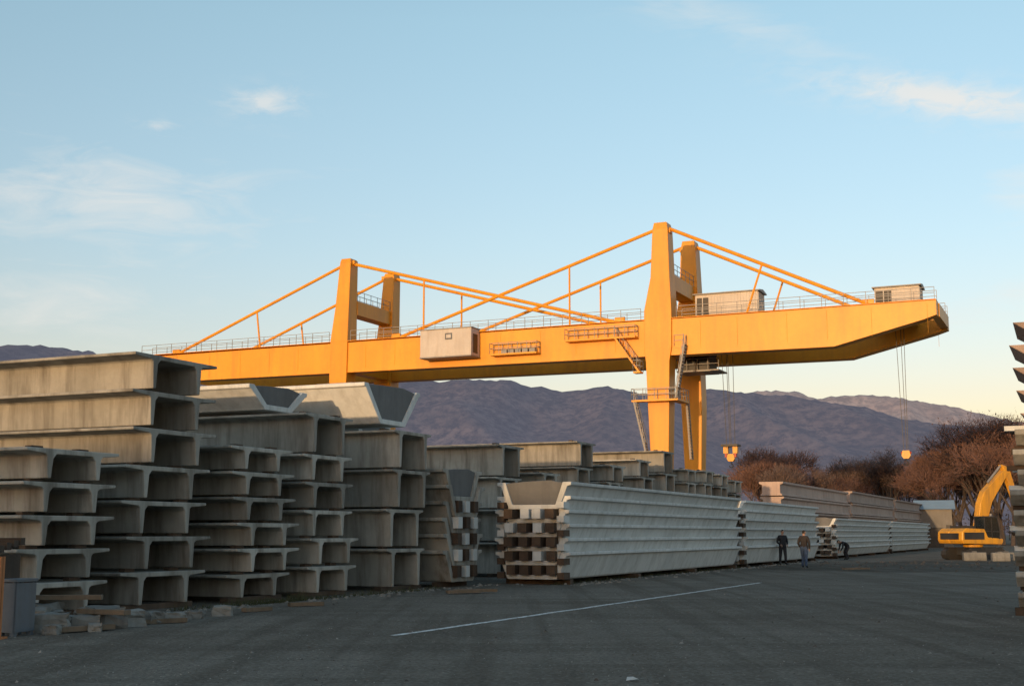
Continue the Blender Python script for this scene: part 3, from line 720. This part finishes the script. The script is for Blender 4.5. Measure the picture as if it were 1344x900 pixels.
for i in range(230):
    X=rnd.uniform(-260,330); Y=rnd.uniform(270,380); hh=rnd.uniform(4,10); rr=rnd.uniform(2.2,4.5)
    for j in range(80):
        a=rnd.uniform(0,6.28); e_=rnd.uniform(-1,1); k=rnd.random()**.4
        c=Vector((X+math.cos(a)*rr*k*math.sqrt(1-e_*e_),Y+math.sin(a)*rr*k,hh*.55+e_*hh*.45*k)); s_=rnd.uniform(.2,.5)
        b.add([c,c+Vector((rnd.uniform(-s_,s_),rnd.uniform(-s_,s_),s_*1.6)),c+Vector((rnd.uniform(-s_,s_),rnd.uniform(-s_,s_),s_*.6))],[(0,1,2)],0)
    b.tube((X,Y,0),(X,Y,hh*.7),.15,4,.05,mi=1,caps=False)
link("distant_tree_belt",b.mesh("belt",[M['twig2'],M['bark']]),None)

# ---------------------------------------------------------------- unseen hall behind the camera (made up to shade the yard)
SE=math.radians(3.6); SAZ=math.radians(206.5)
sd=Vector((math.sin(SAZ),math.cos(SAZ),0)); fh=empty("blocker_hall",tuple(sd*85),0)
fh.rotation_euler=(0,0,-(SAZ-math.pi))
b=MB()
HB=9.9
b.box(-170,170,-30,0,0,HB,0)
b.prism([(-30.5,HB+.002),(.5,HB+.002),(-15,HB+1.2)],-170.5,170.5,'x',1)
for i in range(34):
    x=-165+i*10; b.box(x-.25,x+.25,.003,.35,0,HB-.3,1); b.box(x+2,x+8,.003,.06,6,8.4,2)
    if i%6==2: b.box(x+2.5,x+7.5,.003,.08,0,5,3)
link("hall_body",b.mesh("hall",[M['wall'],M['grey'],M['glass'],M['blue']]),fh)

# ---------------------------------------------------------------- world
wd=bpy.data.worlds.new("World"); scene.world=wd; wd.use_nodes=True; nt=wd.node_tree; nt.nodes.clear()
out=N(nt,"ShaderNodeOutputWorld"); bg=N(nt,"ShaderNodeBackground"); nt.links.new(bg.outputs[0],out.inputs[0])
sky=N(nt,"ShaderNodeTexSky"); sky.sky_type='NISHITA'; sky.sun_disc=False; sky.sun_elevation=SE; sky.sun_rotation=SAZ
sky.altitude=200; sky.air_density=1.0; sky.dust_density=1.0; sky.ozone_density=1.0
bg.inputs[1].default_value=.15
tc=N(nt,"ShaderNodeTexCoord"); sx=N(nt,"ShaderNodeSeparateXYZ"); nt.links.new(tc.outputs["Generated"],sx.inputs[0])
azn=mth(nt,'MULTIPLY',mth(nt,'ARCTAN2',sx.outputs[0],sx.outputs[1]),57.2958)
eln=mth(nt,'MULTIPLY',mth(nt,'ARCSINE',sx.outputs[2]),57.2958)
gain=ramp(nt,mth(nt,'DIVIDE',eln,30,clamp=True),[(0,(.46,.40,.52)),(.2,(.475,.415,.52)),(.42,(.49,.50,.585)),(.75,(.55,.60,.635)),(1,(.53,.59,.61))])
skg=mixc(nt,1.0,sky.outputs[0],gain,'MULTIPLY')
vs_=N(nt,"ShaderNodeVectorMath",operation='SCALE'); vs_.inputs[3].default_value=4.3; nt.links.new(skg,vs_.inputs[0]); skg=vs_.outputs[0]
cv=N(nt,"ShaderNodeCombineXYZ"); nt.links.new(azn,cv.inputs[0]); nt.links.new(eln,cv.inputs[1])
wisp=noisetex(nt,mapping(nt,cv.outputs[0],(.22,.9,1),rot=(0,0,math.radians(14))),1.0,6,.6,.8)
wisp2=noisetex(nt,mapping(nt,cv.outputs[0],(.5,1.2,1),rot=(0,0,math.radians(10))),1.5,6,.62,.5)
def cloud(a,e,ra,re,tilt,amp,nz,lo=.38,hi=.75):
    da=mth(nt,'SUBTRACT',azn,a); de=mth(nt,'SUBTRACT',eln,e); c,s=math.cos(tilt),math.sin(tilt)
    x=mth(nt,'DIVIDE',mth(nt,'ADD',mth(nt,'MULTIPLY',da,c),mth(nt,'MULTIPLY',de,s)),ra)
    y=mth(nt,'DIVIDE',mth(nt,'SUBTRACT',mth(nt,'MULTIPLY',de,c),mth(nt,'MULTIPLY',da,s)),re)
    r=mth(nt,'ADD',mth(nt,'MULTIPLY',x,x),mth(nt,'MULTIPLY',y,y)); g=mth(nt,'EXPONENT',mth(nt,'MULTIPLY',r,-1))
    mr=N(nt,"ShaderNodeMapRange"); mr.inputs[1].default_value=lo; mr.inputs[2].default_value=hi
    nt.links.new(mth(nt,'ADD',nz,mth(nt,'MULTIPLY_ADD',g,.35,-.25)),mr.inputs[0])
    return mth(nt,'MULTIPLY',mth(nt,'MULTIPLY',mr.outputs[0],mth(nt,'POWER',g,.5)),amp)
cl=[cloud(19.4,18.2,4.2,.65,math.radians(-13),1.0,wisp2,.18,.55),cloud(-11.4,18.7,1.4,.55,.1,.75,wisp2,.26,.62),cloud(-16.0,17.4,.7,.25,0,.55,wisp2,.28,.65),
    cloud(-18.5,14.0,7.5,2.4,.02,.7,wisp),cloud(9.5,22.5,7,1.2,math.radians(-22),.4,wisp),cloud(22.5,14.0,2.5,1.5,-.5,.5,wisp),
    cloud(21.5,9.8,4,.9,.3,.45,wisp),cloud(-21,9.5,7,1.6,0,.5,wisp)]
tot=cl[0]
for c in cl[1:]: tot=mth(nt,'ADD',tot,c)
tot=mth(nt,'MINIMUM',tot,1.0)
skyc=mixc(nt,mth(nt,'MULTIPLY',tot,.8),skg,(5.9,5.6,5.2))
nt.links.new(skyc,bg.inputs[0])

sl=bpy.data.lights.new("sun",'SUN'); sl.energy=3.1; sl.angle=math.radians(.5); sl.color=(1,.64,.32)
so=bpy.data.objects.new("sun",sl); scene.collection.objects.link(so)
ts=Vector((math.sin(SAZ)*math.cos(SE),math.cos(SAZ)*math.cos(SE),math.sin(SE)))
so.rotation_euler=ts.to_track_quat('Z','Y').to_euler(); so.location=(-20,-30,60)

cd=bpy.data.cameras.new("camera"); cd.sensor_width=36; cd.lens=1684/1344*36; cd.clip_end=20000; cd.clip_start=.1
co=bpy.data.objects.new("camera",cd); scene.collection.objects.link(co); co.location=(0,0,1.6)
co.rotation_euler=(math.radians(90)+math.atan(250/1684),0,0); scene.camera=co
scene.view_settings.view_transform='Standard'; scene.view_settings.look='None'; scene.view_settings.exposure=0
